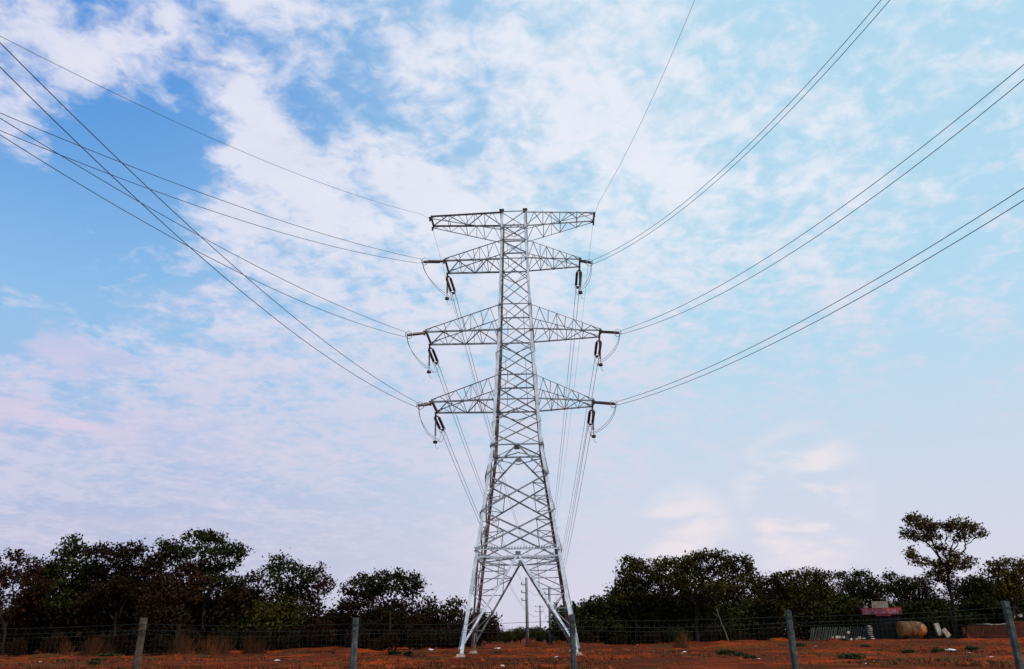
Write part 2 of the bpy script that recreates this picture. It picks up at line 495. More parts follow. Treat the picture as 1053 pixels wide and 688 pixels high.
        bar(P(-1, 8.9), P(1, 8.9), 0.17, 0.014)
        bar(P(-0.985, 8.25), P(0.985, 8.25), 0.14, 0.012, 1)
        m.build('belt', M['steel'], tower)
        m = main_m
        for s in (-1, 1):
            for k in range(3):
                bar(P(s * (1 - k / 3), 8.9), P(s * (1 - (k + 1) / 3), 8.25), 0.07, 0.01, 1)
        plate(P(0, 8.5), 0.48)
        # open A under the belt with redundant bracing between each limb of the A and the leg
        for s in (-1, 1):
            top, foot = P(0, 8.35), P(s * 0.985, 0.55)
            main_m = m
            m = MB()
            bar(top, foot, 0.19, 0.014)
            m.build('brace_limb', M['steel'] if fi == 0 else M['shaded_steel'], tower)  # sunlit look of the front limbs set by colour, other faces painted darker
            m = main_m
            A = lambda z: foot + (top - foot) * ((z - 0.55) / (8.35 - 0.55))
            zz = [7.0, 5.4, 3.8, 2.1]
            for j, z in enumerate(zz):
                bar(A(z), P(s, z), 0.08, 0.01, 1)
                up = zz[j - 1] if j else 8.2
                bar(P(s, z), A(up), 0.08, 0.01, 1) if j % 2 else bar(A(z), P(s, up), 0.08, 0.01, 1)
            bar(P(s, 2.1), A(1.1), 0.07, 0.01, 1)
            bar(A(5.4), P(s * 0.42, 8.3), 0.07, 0.01, 1)
        m.build('face_bracing', M['shaded_steel'], tower)
        # spiked guard against climbing along the belt
        g = MB()
        for zb, off in ((9.05, 0.05),):
            g.tube([P(-0.98, zb) + nn * off, P(0.98, zb) + nn * off], 0.018, 5)
            n = int(2 * wide(8.9) / 0.26)
            for i in range(n):
                s = -0.97 + 1.94 * i / (n - 1)
                b = P(s, zb) + nn * off
                g.tube([b + Vector((0, 0, -0.10)), b + nn * 0.06 + Vector((0, 0, 0.22))], 0.026, 4)
        g.build('climbing_guard', M['shaded_steel'], tower)
    # plan bracing inside the body
    for z in (8.6, 18.85, 23.55, 31.15, 39.45, 45.25):
        m = MB()
        k = 0.97
        pts = [corner(-1, -1, z), corner(1, -1, z), corner(1, 1, z), corner(-1, 1, z)]
        mids = [(pts[i] + pts[(i + 1) % 4]) / 2 * k for i in range(4)]
        for i in range(4):
            dz = Vector((0, 0, -0.02 - 0.03 * i))
            m.angle(mids[i] + dz, mids[(i + 1) % 4] + dz, 0.10, 0.01, (0.3, 0.4, 0), (0, 0, -1))
        m.build('plan_bracing', M['shaded_steel'], tower)

ARMS = {}
def build_arm(side, name, zb, half, ztop, tip_v, peak=False, npan=4):
    """one crossarm: two parallel trusses (front and back) laced together above and below"""
    m = MB()
    cnt = [0]
    def bar(p, q, wd, th=0.010, ref=(0, 0, 1), ref2=(0, 1, 0)):
        cnt[0] += 1
        o = Vector((0, 0, 0.0011 * (cnt[0] % 7)))
        d = (q - p).normalized()
        r = Vector(ref)
        if abs(d.dot(r)) > 0.9: r = Vector((1, 0, 0))
        m.angle(p + o, q + o, wd, th, r, d.cross(r))
    def chord(sv, s, top):
        v0b = hv(zb) if not peak else hv(ztop)
        if peak:
            z0 = 45.3 if top else ztop
            z1 = 45.3 if top else 45.0
        else:
            z0 = ztop if top else zb
            z1 = zb + (0.30 if top else 0.0)
        u0, v0 = hu(z0), hv(z0)
        return Vector((side * (u0 + (half - u0) * s), sv * (v0 + (tip_v - v0) * s), z0 + (z1 - z0) * s))
    for sv in (-1, 1):
        for top in (False, True):
            main = (top if peak else not top)
            bar(chord(sv, 0, top), chord(sv, 1, top), 0.16 if main else 0.075, 0.014, (0, 0, 1 if not top else -1))
        bots = [chord(sv, i / npan, False) for i in range(npan + 1)]
        tops = [chord(sv, (i + 0.5) / npan, True) for i in range(npan)]
        for i in range(npan):
            bar(bots[i], tops[i], 0.065, ref=(0, sv, 0)); bar(tops[i], bots[i + 1], 0.065, ref=(0, sv, 0))
            if i == 1:
                bar(tops[i], chord(sv, (i + 0.5) / npan, False), 0.055, ref=(0, sv, 0))
        bar(chord(sv, 1, False), chord(sv, 1, True), 0.13)
    for top in (False, True):
        for i in range(npan):
            a, b = (i / npan, (i + 1) / npan)
            sv = -1 if i % 2 else 1
            if top == peak: bar(chord(sv, a, top) + Vector((0, 0, -0.02)), chord(-sv, b, top) + Vector((0, 0, -0.02)), 0.085)
        for i in (1, 2, 3):
            bar(chord(-1, i / npan, top) + Vector((0, 0, -0.04)), chord(1, i / npan, top) + Vector((0, 0, -0.04)), 0.065)
        bar(chord(-1, 1, top), chord(1, 1, top), 0.15, 0.014)
    arm = m.build('crossarm', M['shaded_steel'], tower)
    # hanger plates where the strings are shackled on
    for sv in (-1, 1):
        h = MB()
        c = chord(sv, 1, False)
        h.box(c + Vector((side * 0.06, 0, -0.12)), (0.20, 0.05, 0.42))
        h.box(c + Vector((side * 0.06, sv * 0.08, 0.11)), (0.28, 0.22, 0.05))
        h.build('hanger_plate', M['iron'] if not peak else M['dark_iron'], arm)
    ARMS[name] = (chord(-1, 1, False), chord(1, 1, False), side)

build_tower()
build_arm(-1, 'earth_left', 45.3, 9.20, 43.1, 1.10, True)
build_arm(1, 'earth_right', 45.3, 8.85, 43.1, 0.95, True)
build_arm(-1, 'top_left', 39.5, 7.50, 41.8, 1.60)
build_arm(1, 'top_right', 39.5, 7.05, 41.8, 0.95)
build_arm(-1, 'middle_left', 31.2, 9.35, 34.1, 1.95)
build_arm(1, 'middle_right', 31.2, 8.80, 34.1, 1.00)
build_arm(-1, 'bottom_left', 23.6, 8.55, 26.2, 2.10)
build_arm(1, 'bottom_right', 23.6, 7.70, 26.2, 1.10)
for su in (-1, 1):
    cap = MB()
    c = corner(su, -1, 45.5)
    cap.box(c + Vector((-su * 0.05, 0.08, 0.08)), (0.52, 0.42, 0.12))
    cap.build('peak_cap', M['dark_iron'], tower)

TM = Matrix.Translation((TX, TY, 0)) @ Matrix.Rotation(TYAW, 4, 'Z')
tow = lambda v: TM @ v

# ------------------------------------------------------------------ conductors, strings, jumpers
# heights of each span measured along its own vertical plane: z(s) = z0 + slope*s + curve*s^2
WIRES = {
 'earth_left': ((-8.75, 77.5), 22, [[(0, 37.4), (100.3, 86.9), (219, 142.7), (309, 180), (370.8, 202.5), (440, 221.8)]]),
 'earth_right': ((9.3, 77.5), 9, [[(612.5, 213.7), (653, 137.5), (690.6, 59.4), (713.7, 0)]]),
 'top_left': ((-7.1, 77.3), 25, [[(0, 116.3), (125.4, 167), (219, 203), (330.8, 240), (436, 267)],
                                 [(0, 134.4), (67, 162), (159, 195), (219, 216.7), (301.7, 243.6), (434, 270.8)]]),
 'middle_left': ((-8.9, 76.9), 20, [[(0, 121.3), (55, 155.5), (150.5, 211.6), (210.7, 245.8), (290.8, 287), (419.8, 342.4)],
                                    [(0, 140.4), (67, 179), (189, 249), (251, 283.6), (345, 325), (418, 346.4)]]),
 'bottom_left': ((-8.1, 76.5), 13, [[(0, 46.8), (45, 90), (125.4, 167), (214, 247.4), (236.3, 265.4), (327, 349.7), (381.7, 387), (432.5, 414.4)],
                                    [(0, 71.8), (83.6, 150.4), (150.5, 211.6), (191, 249), (265, 312.6), (298, 341.7), (363.5, 385), (429.6, 418.7)]]),
 'top_right': ((7.5, 77.0), 18, [[(606, 268.7), (637.5, 254.3), (706, 206), (806, 112.5), (906, 0)],
                                 [(609, 271), (650, 253), (725, 197), (818.7, 103), (917.4, 0)]]),
 'middle_right': ((9.2, 76.9), 18, [[(636, 340.5), (700, 315.5), (787.5, 265.6), (862.4, 215.6), (950, 148), (1053, 67.5)],
                                    [(637.5, 343.7), (712.5, 317.4), (812.4, 259.3), (937.4, 175), (1053, 81)]]),
 'bottom_right': ((8.05, 76.5), 18, [[(631, 414), (706, 387.4), (812.4, 337.4), (925, 271.8), (1053, 193.7)],
                                     [(634, 416.8), (712.5, 390.5), (843.7, 328), (950, 268.7), (1053, 206)]]),
}
def span(start, deg, side, px):
    d = Vector((side * math.sin(rad(deg)), -math.cos(rad(deg))))
    S, Zs = [], []
    for q in px:
        r = ray(*q)
        A = np.array([[r.x, -d.x], [r.y, -d.y]])
        t, s = np.linalg.solve(A, np.array(start[:2]))
        S.append(s); Zs.append(EYE + r.z * t)
    c = np.polyfit(S, Zs, 2)
    f = lambda s: Vector((start[0] + d.x * s, start[1] + d.y * s, float(np.polyval(c, s))))
    return f, min(S), max(S), Vector((d.x, d.y, 0))

def disc_string(m, p, q, r=0.155, n=14):
    p, q = Vector(p), Vector(q)
    pts, rr = [], []
    L = (q - p).length
    pts.append(p); rr.append(0.02)
    for i in range(n):
        for k, rad_ in ((0.15, 0.035), (0.35, r), (0.62, r * 0.82), (0.85, 0.035)):
            pts.append(p + (q - p) * (0.06 + 0.88 * (i + k) / n)); rr.append(rad_)
    pts.append(q); rr.append(0.02)
    m.tube(pts, rr, 8)

def bezier(p, c1, c2, q, n=14):
    return [p * (1 - t) ** 3 + c1 * 3 * t * (1 - t) ** 2 + c2 * 3 * t * t * (1 - t) + q * t ** 3 for t in np.linspace(0, 1, n)]

def tension_set(name, a, b, label, sag=0.0):
    """double disc string from hanger a to the conductor end b, with yokes and a grading ring"""
    a, b = Vector(a), Vector(b)
    d = (b - a).normalized()
    lat = d.cross(Vector((0, 0, 1))).normalized()
    t = empty(name, a, 0, label, 'insulator', 'tension insulator strings on the pylon')
    a0, b0 = Vector((0, 0, 0)), b - a
    y0, y1 = d * 0.35, b0 - d * 0.40
    for s in (-1, 1):
        m = MB(); disc_string(m, y0 + lat * s * 0.22, y1 + lat * s * 0.22)
        m.build('disc_string', M['glaze'], t, True)
    for y, e in ((y0, a0), (y1, b0)):
        m = MB()
        up = lat.cross(d)
        vs = []
        for k in (-0.02, 0.02):
            vs += [y + lat * 0.30 + up * k, y - lat * 0.30 + up * k, e - lat * 0.05 + up * k, e + lat * 0.05 + up * k]
        m.add(vs, [(0, 1, 2, 3), (7, 6, 5, 4), (0, 4, 5, 1), (1, 5, 6, 2), (2, 6, 7, 3), (3, 7, 4, 0)])
        m.build('yoke_plate', M['iron'], t)
    m = MB(); m.torus(y1 + d * 0.02, d, 0.36, 0.03)
    m.build('grading_ring', M['steel'], t, True)
    return t

SIDES = {'left': 'left', 'right': 'right'}
for key, (start, deg, px) in WIRES.items():
    lvl, sd = key.split('_')
    side = -1 if sd == 'left' else 1
    front, back, _ = ARMS[key]
    fw, bw = tow(front), tow(back)
    # spans towards and past the camera
    fs = [span(start, deg, side, p) for p in px]
    if lvl == 'earth':
        f, s0, s1, d = fs[0]
        m = MB()
        p0 = fw + Vector((side * 0.05, -0.1, -0.15))
        pts = [p0] + [f(s) for s in np.linspace(2.0, s1 + 26, 60)]
        m.tube(pts, 0.015, 5)
        tag(m.build('ground_wire', M['cable'], None, True),
            'thin single earth wire sweeping up to the %s from the pylon peak arm' % sd, 'cable', 'wires strung to the pylon')
        m = MB()
        az = rad(3.4 if side < 0 else 1.0)
        p0 = bw + Vector((0, 0.1, -0.25))
        pts = [p0 + Vector((math.sin(az) * s, math.cos(az) * s, -0.125 * s + 0.00027 * s * s)) for s in np.linspace(0, 420, 60)]
        m.tube(pts, 0.015, 5)
        tag(m.build('ground_wire', M['cable'], None, True),
            'thin single earth wire running away behind the pylon from its %s peak arm' % sd, 'cable', 'wires strung to the pylon')
        continue
    ends = []
    ring = None
    se = max(2.4, sum(f[1] for f in fs) / len(fs))
    mid = sum((f[0](se) for f in fs), Vector()) / len(fs)
    d = fs[0][3]; lat = Vector((d.y, -d.x, 0))
    tip = fw + Vector((side * 0.08, -0.08, -0.1))
    if lvl == 'top' and sd == 'right': pass
    tension_set('tension_insulator', tip, mid,
                'brown double insulator string pulling forward from the %s %s crossarm tip' % (sd, lvl))
    for (f, s0, s1, dd), wch in zip(fs, ('upper', 'lower')):
        st = max(s0, se)
        m = MB()
        pts = [mid + (f(st) - mid) * 0.35] + [f(s) for s in np.linspace(st + 0.6, s1 + 26, 70)]
        m.tube(pts, 0.021, 5)
        ends.append(pts[0])
        tag(m.build('conductor', M['cable'], None, True),
            '%s cable of the twin pair sweeping overhead from the %s %s crossarm' % (wch, sd, lvl), 'cable', 'wires strung to the pylon')
    # spans running away behind the pylon
    az = rad(3.4 if side < 0 else 1.0)
    dirb = Vector((math.sin(az), math.cos(az), 0)); latb = Vector((dirb.y, -dirb.x, 0))
    a = bw + Vector((side * 0.05, 0.1, -0.18))
    slope = {'bottom': -0.125, 'middle': -0.120, 'top': -0.12}[lvl]
    e = a + dirb * 3.1 + Vector((0.30 if side < 0 else -0.05, 0, -0.95))
    tension_set('tension_insulator', a, e,
                'brown double insulator string pulling backward and down from the %s %s crossarm tip' % (sd, lvl))
    rear_ends = []
    for k, wch in ((-1, 'outer'), (1, 'inner')):
        m = MB()
        p0 = e + latb * 0.2 * k * side * -1
        pts = [p0 + dirb * s + Vector((0, 0, slope * s + 0.00027 * s * s)) for s in np.linspace(0, 420, 60)]
        m.tube(pts, 0.027, 5)
        rear_ends.append(p0)
        tag(m.build('conductor', M['cable'], None, True),
            '%s cable of the twin pair receding behind the pylon from the %s %s crossarm' % (wch, sd, lvl), 'cable', 'wires strung to the pylon')
    # hanging string that steadies the jumper, with its weight
    j = empty('jumper_insulator', a + Vector((-side * 0.02, -0.35, 0)), 0,
              'single hanging insulator string with a dark weight under the %s %s crossarm tip' % (sd, lvl), 'insulator',
              'jumper strings hanging from the pylon')
    L = 2.7
    m = MB(); disc_string(m, (0, 0, -0.1), (0, 0, -L + 0.25), 0.12, 16)
    m.build('disc_string', M['glaze'], j, True)
    m = MB(); m.tube([(0, 0, -L + 0.30), (0, 0, -L - 0.1)], 0.03, 6)
    m.tube([(0, 0, -L - 0.10), (0, 0, -L - 0.14), (0, 0, -L - 0.36), (0, 0, -L - 0.40)], [0.10, 0.23, 0.23, 0.12], 12)
    m.build('weight', M['dark_iron'], j)
    m = MB(); m.tube([(0, 0, -L - 0.38), (0.05, 0.05, -L - 0.75), (0.22, 0.1, -L - 0.92), (0.36, 0.12, -L - 0.80)], 0.018, 5)
    m.build('tail_wire', M['cable'], j)
    low = a + Vector((-side * 0.02, -0.35, -L + 0.12))
    for i, (p, q) in enumerate(zip(ends, rear_ends)):
        o = Vector((0.17 * (1 if i else -1), 0, 0))
        l = low + o
        m = MB()
        pts = bezier(p, p + Vector((side * 0.12, 0.3, -1.3)), l + Vector((side * 0.65, -1.1, -0.02)), l)
        pts += bezier(l, l + Vector((-side * 0.3, 0.7, -0.55)), q + Vector((0, -0.4, -1.2)), q)[1:]
        m.tube(pts, 0.021, 5)
        tag(m.build('jumper_cable', M['cable'], None, True),
            '%s looped jumper cable hanging below the %s %s crossarm tip' % (('outer', 'inner')[i], sd, lvl), 'cable',
            'jumper loops under the crossarms')

# ------------------------------------------------------------------ trees
def leaf_cards(c, rxyz, n_clump, per, size, spread, squash=0.75):
    """points of leaf quads gathered in clumps through an ellipsoid"""
    d = rng.normal(size=(n_clump, 3)); d /= np.linalg.norm(d, axis=1)[:, None]
    r = rng.random(n_clump)[:, None] ** 0.45
    cl = d * r * np.array(rxyz)
    pts = np.repeat(cl, per, 0) + rng.normal(size=(n_clump * per, 3)) * np.array([spread, spread, spread * squash])
    n = len(pts)
    a = rng.normal(size=(n, 3)); a /= np.linalg.norm(a, axis=1)[:, None]
    b = rng.normal(size=(n, 3)); b = np.cross(a, b); b /= np.linalg.norm(b, axis=1)[:, None]
    s = size * (0.35 + 1.35 * rng.random(n) ** 1.6)[:, None]
    q = pts + np.array(c)
    return np.stack([q - a * s * 0.62, q + b * s * 0.36, q + a * s * 0.62, q - b * s * 0.36], 1)   # n,4,3

def quads_obj(name, quads, mat, parent=None):
    q = np.concatenate(quads, 0)
    n = len(q)
    me = bpy.data.meshes.new(name)
    me.vertices.add(n * 4); me.loops.add(n * 4); me.polygons.add(n)
    me.vertices.foreach_set('co', q.reshape(-1).astype(np.float32))
    me.loops.foreach_set('vertex_index', np.arange(n * 4, dtype=np.int32))
    me.polygons.foreach_set('loop_start', np.arange(0, n * 4, 4, dtype=np.int32))
    me.materials.append(mat)
    me.update(calc_edges=True)
    o = bpy.data.objects.new(name, me)
    COL.objects.link(o)
    if parent is not None: o.parent = parent
    return o

def limb(m, p, q, r0, r1, n=6, wob=0.35):
    p, q = Vector(p), Vector(q)
    pts = []
    for i in range(n + 1):
        t = i / n
        e = p.lerp(q, t)
        if 0 < i < n:
            e += Vector((random.uniform(-wob, wob), random.uniform(-wob, wob), random.uniform(-wob, wob) * 0.4 + 0.25 * math.sin(t * math.pi) * wob))
        pts.append(e)
    m.tube(pts, [r0 + (r1 - r0) * i / n for i in range(n + 1)], 6)
    return pts

def tree(label, base_px, Yd, lobes, mat, grow=1.0, bark='bark', r=0.28, fork=None, dens=1.0, lsize=0.30, group=None, name='tree', tilt=0.0, cat='tree', low_fill=0.0):
    """lobes: (px, py, rx, ry) crown masses as seen in the photograph, set in depth round the trunk"""
    bx = at(base_px, 660, Yd).x
    base = Vector((bx, Yd, gz(bx, Yd) - 0.15))
    t = empty(name, base, 0, label, cat, group)
    sc = Yd / ray(base_px, 640).y / FPX                         # metres per pixel here
    quads = []
    cents = []
    for lo in lobes:
        px, py, rx, ry = lo[0], lo[1], lo[2] * grow, lo[3] * grow
        dy = random.uniform(-1, 1) * min(2.6, rx * sc * 0.8)
        c = at(px, py, Yd + dy) - base
        R3 = (rx * sc * 1.0, rx * sc * 0.9, ry * sc * 1.0)
        area = math.pi * rx * ry * sc * sc
        nc = max(6, int(area * 3.8 * dens))
        quads.append(leaf_cards(c, R3, nc, 28, lsize, 0.42))
        cents.append((c, rx * sc))
    m = MB()
    if fork is None:
        top = sum((c for c, _ in cents), Vector()) / len(cents)
        fz = min(c.z for c, _ in cents) * 0.72
        fp = Vector((top.x * 0.5 + random.uniform(-.4, .4), random.uniform(-.4, .4), max(fz, 1.2)))
    else:
        fp = at(fork[0], fork[1], Yd) - base
    limb(m, (0, 0, -0.3), fp, r, r * 0.72, 6, 0.12)
    fpv = Vector(fp)
    order = sorted(cents, key=lambda q: math.atan2(q[0].x - fpv.x, q[0].z - fpv.z + 2.0))
    for i0 in range(0, len(order), 3):
        grp = order[i0:i0 + 3]
        mean = sum((q[0] for q in grp), Vector()) / len(grp)
        hub = fpv.lerp(mean, 0.5) + Vector((random.uniform(-.4, .4), random.uniform(-.5, .5), random.uniform(-.5, .2)))
        limb(m, fpv + Vector((0, 0, random.uniform(-1.2, 0))), hub, r * 0.62, r * 0.36, 6, 0.30)
        for c, rr in grp:
            pts = limb(m, hub, c + Vector((0, 0, -0.1 * rr)), r * 0.34, 0.04, 6, 0.45)
            for _ in range(4):
                s = random.choice(pts[2:])
                e = c + Vector((random.uniform(-1, 1) * rr * 0.85, random.uniform(-1, 1) * rr * 0.7, random.uniform(-.2, .5) * rr * 0.6))
                limb(m, s, e, 0.06, 0.02, 4, 0.25)
    m.build('trunk', M[bark], t, True)
    quads_obj('crown', quads, M[mat], t)
    return t

GL = 'trees along the edge of the clearing'
# left-hand belt
tree('thin-leaved tree with a forked trunk at the far left edge', 6, 112,
     [(22, 571, 17, 8), (4, 585, 14, 12), (36, 584, 14, 10), (14, 598, 16, 8), (40, 602, 14, 9), (-8, 604, 12, 12), (-14, 585, 12, 14)], 'leaf_red', fork=(5, 640), dens=0.62, r=0.22, group=GL)
tree('dark tree with a small raised tuft on top, near the left edge', 68, 118,
     [(75, 555, 11, 4), (66, 567, 12, 7), (82, 568, 15, 8), (62, 584, 18, 10), (88, 586, 20, 12), (48, 590, 9, 7), (72, 602, 24, 10), (70, 618, 26, 10)], 'leaf_dark', dens=1.05, group=GL)
tree('broad brown-green tree between the tufted tree and the big umbrella tree', 118, 116,
     [(104, 566, 16, 8), (122, 571, 17, 9), (140, 566, 16, 8), (110, 586, 22, 12), (138, 588, 22, 12), (124, 606, 28, 12), (156, 576, 12, 9), (100, 618, 22, 10)], 'brush', dens=1.1, group=GL)
tree('dark spreading umbrella tree, tallest of the left belt', 208, 121,
     [(174, 561, 12, 6), (186, 570, 14, 7), (204, 551, 19, 6), (222, 556, 13, 6), (237, 565, 13, 6), (246, 570, 8, 5), (212, 568, 22, 7), (168, 576, 9, 8),
      (232, 581, 13, 5), (206, 585, 22, 8), (222, 597, 16, 5), (240, 597, 8, 5)], 'leaf_dark', fork=(210, 612), dens=1.2, r=0.34, grow=1.12, group=GL)
tree('rusty red-leaved tree in front of the big umbrella tree', 182, 108,
     [(190, 586, 17, 9), (205, 598, 14, 9), (170, 600, 16, 10), (188, 612, 22, 11), (160, 618, 16, 12)], 'leaf_red', dens=1.0, group=GL)
tree('leafless grey twiggy tree in the gap between two clumps', 262, 124,
     [(258, 594, 6, 4), (268, 592, 6, 5), (252, 598, 4, 4)], 'leaf_red', bark='pale_bark', dens=0.10, r=0.14, fork=(262, 612), group=GL)
tree('upright dark green tree with a narrow pointed top', 290, 119,
     [(287, 574, 9, 5), (280, 584, 10, 6), (296, 582, 9, 6), (308, 586, 10, 6), (286, 596, 15, 7), (312, 596, 14, 7), (298, 606, 20, 8), (320, 590, 8, 6)], 'leaf_dark', dens=1.0, group=GL)
tree('half-bare reddish tree leaning out beside the pointed green tree', 326, 121,
     [(328, 586, 8, 5), (334, 595, 8, 6), (322, 602, 10, 6)], 'leaf_red', dens=0.45, r=0.18, group=GL)
tree('green umbrella tree with a visible forked trunk', 400, 112,
     [(376, 598, 11, 5), (392, 594, 11, 5), (408, 594, 10, 5), (424, 597, 9, 6), (430, 604, 7, 5), (400, 603, 15, 5), (418, 609, 10, 4), (384, 607, 10, 5)],
     'leaf_dark', fork=(402, 622), dens=1.2, r=0.22, grow=1.18, group=GL)
tree('thin red-brown tree touching the green umbrella tree', 368, 117,
     [(372, 597, 9, 6), (362, 606, 12, 7), (380, 612, 14, 8)], 'leaf_red', dens=0.8, r=0.18, group=GL)
tree('small windswept flat tree next to the pylon leg', 460, 117,
     [(471, 619, 6, 2), (463, 623, 8, 3), (452, 627, 9, 4), (467, 629, 9, 4)], 'leaf_dark', dens=1.0, r=0.16, group=GL)
# right-hand belt
tree('low rounded tree just beyond the pylon foot', 612, 128,
     [(613, 620, 12, 6), (603, 629, 9, 8), (620, 630, 14, 9), (608, 642, 14, 10), (632, 618, 10, 6), (628, 642, 14, 10)], 'leaf_dark', dens=1.1, group=GL)
tree('olive tree with a rounded head at the pylon end of the big dome', 655, 130,
     [(648, 580, 12, 6), (644, 590, 9, 6), (660, 583, 12, 7), (640, 600, 8, 5), (656, 600, 14, 7), (672, 592, 14, 8), (650, 614, 18, 8)], 'leaf_olive', dens=1.1, r=0.30, grow=1.15, group=GL)
tree('broad olive dome-crowned tree, widest of the right belt', 716, 127,
     [(684, 580, 13, 6), (704, 578, 13, 6), (722, 572, 12, 5), (738, 571, 13, 5), (754, 579, 10, 6), (768, 578, 6, 5), (770, 588, 6, 6), (764, 598, 12, 7),
      (742, 588, 18, 9), (716, 588, 20, 10), (690, 594, 18, 9), (704, 604, 20, 7), (734, 604, 20, 7)], 'leaf_olive', fork=(716, 622), dens=1.15, r=0.36, grow=1.18, group=GL)
tree('bushy dark tree following the broad dome tree', 815, 131,
     [(796, 596, 11, 6), (812, 594, 12, 6), (830, 590, 12, 5), (846, 594, 11, 6), (802, 608, 18, 9), (828, 606, 20, 9), (850, 608, 14, 9)], 'leaf_olive', grow=1.12, dens=1.05, group=GL)
tree('dark tree with two small heads behind the red-fronted hut', 880, 158,
     [(866, 592, 10, 5), (884, 591, 11, 5), (874, 602, 14, 7), (894, 600, 12, 7), (882, 612, 20, 8)], 'leaf_dark', dens=1.0, group=GL)
tree('small dark tree between the two-headed tree and the tall gold tree', 922, 157,
     [(914, 592, 8, 5), (928, 598, 9, 6), (938, 603, 9, 5), (918, 606, 15, 8)], 'leaf_dark', dens=1.0, group=GL)
tree('tall open-crowned golden olive tree standing above all its neighbours', 984, 140,
     [(940, 536, 8, 6), (949, 540, 8, 6), (958, 542, 8, 6), (936, 549, 8, 5), (946, 552, 9, 4), (958, 552, 8, 4), (938, 568, 6, 5), (946, 577, 9, 4), (966, 563, 7, 4),
      (976, 541, 7, 6), (988, 540, 9, 6), (998, 544, 8, 5), (1009, 548, 7, 3), (986, 552, 8, 4), (982, 571, 8, 5), (969, 581, 11, 6), (992, 580, 9, 5), (998, 575, 3, 3), (966, 592, 14, 6)],
     'leaf_gold', fork=(974, 582), dens=1.1, r=0.30, grow=1.2, group=GL)
tree('flat-topped golden olive tree at the far right edge', 1040, 134,
     [(1024, 580, 8, 4), (1038, 578, 11, 4), (1052, 582, 10, 6), (1030, 590, 9, 6), (1046, 594, 14, 8), (1064, 590, 12, 9), (1040, 606, 18, 8)], 'leaf_gold', dens=1.1, r=0.3, grow=1.1, group=GL)
tree('dark full tree between the tall gold tree and the flat-topped one', 1012, 150,
     [(1006, 600, 14, 7), (1022, 606, 14, 8), (996, 608, 14, 8), (1010, 618, 20, 8)], 'leaf_dark', dens=1.0, group=GL)
# thin pale leaning stem
lt = empty('sapling', (at(750, 656, 119).x, 119, 0), 0, 'thin pale leaning sapling stem under the broad dome tree', 'tree')
m = MB(); limb(m, (0, 0, -0.2), at(737, 626, 119) - lt.location, 0.11, 0.05, 7, 0.1); limb(m, at(741, 636, 119) - lt.location, at(733, 630, 119.5) - lt.location, 0.05, 0.025, 3, 0.05)
m.build('trunk', M['pale_bark'], lt, True)

# bushes below the crowns: a few shapes, copied
def bush_proto(mat, seed, h=6.8, wd=6.4):
    q = []
    for i in range(7):
        a = random.uniform(0, 6.28); rr = random.uniform(0, wd * 0.55)
        zc = random.uniform(0.30, 0.78) * h
        k = random.uniform(0.8, 1.25)
        q.append(leaf_cards((math.cos(a) * rr, math.sin(a) * rr * 0.7, zc), (2.3 * k, 2.0 * k, 1.9 * k), 95, 15, 0.34, 0.46))
    return q
protos = []
kinds = [('leaf_dark', 'dark green'), ('brush', 'brown twiggy'), ('leaf_red', 'rusty red-brown'), ('leaf_olive', 'olive green')]
for mk, word in kinds:
    for v in range(2):
        e = empty('bush', (0, 0, -50))
        quads_obj('foliage', bush_proto(mk, v), M[mk], e)
        st = MB()
        for k in range(6):
            a = random.uniform(0, 6.28)
            limb(st, (0.1 * math.cos(a), 0.1 * math.sin(a), -0.2), (2.6 * math.cos(a), 2.0 * math.sin(a), random.uniform(2.8, 5.6)), 0.09, 0.03, 4, 0.12)
        st.build('stem', M['bark'], e, True)
        protos.append((e, mk, word))
placed = []
def put_bush(px, Yd, kind, sc, zs=1.0):
    opts = [p for p in protos if p[1] == kind]
    e, mk, word = random.choice(opts)
    x = at(px, 655, Yd).x
    if e['used'] if 'used' in e else False:
        r = e.copy(); COL.objects.link(r)
        for ch in list(e.children):
            c = ch.copy(); COL.objects.link(c); c.parent = r
    else:
        r = e; r['used'] = 1
    r.location = (x, Yd, gz(x, Yd) - 0.1)
    r.rotation_euler = (0, 0, random.uniform(-0.6, 0.6))
    sc *= 0.5
    r.scale = (sc, sc, sc * zs)
    placed.append((px, r, word, kind))
def row(x0, x1, step, Y0, Y1, kinds_, s0, s1):
    x = x0
    while x < x1:
        put_bush(x, random.uniform(Y0, Y1), random.choice(kinds_), random.uniform(s0, s1), random.uniform(0.85, 1.1))
        x += step * random.uniform(0.75, 1.25)
row(-20, 250, 19, 117, 128, ['brush', 'leaf_red', 'leaf_dark', 'brush'], 1.8, 2.7)
row(236, 286, 18, 114, 122, ['leaf_dark', 'leaf_olive'], 1.7, 2.1)
row(286, 445, 18, 115, 122, ['brush', 'leaf_red', 'leaf_red', 'brush'], 1.3, 1.75)
row(445, 502, 15, 115, 122, ['brush', 'leaf_red'], 1.0, 1.35)
row(600, 1070, 21, 150, 156, ['leaf_dark', 'leaf_olive', 'leaf_dark'], 1.8, 2.7)
row(600, 790, 21, 131, 140, ['leaf_dark', 'leaf_dark', 'leaf_olive'], 1.6, 2.5)
row(-10, 480, 34, 106, 110, ['brush', 'brush', 'leaf_red'], 0.6, 0.9)
row(604, 800, 34, 116, 122, ['brush', 'leaf_dark'], 0.45, 0.75)
row(504, 592, 11, 172, 184, ['leaf_dark', 'leaf_olive'], 0.7, 0.95)
for e, mk, word in protos:
    if 'used' in e: del e['used']
placed.sort(key=lambda q: q[0])
for px, r, word, kind in placed:
    side = 'left of the pylon' if px < 500 else 'in the gap behind the pylon' if px < 570 else 'right of the pylon'
    tag(r, '%s bush in the thicket under the trees, %s' % (word, side), 'bush', '%s bushes %s' % (word, side))

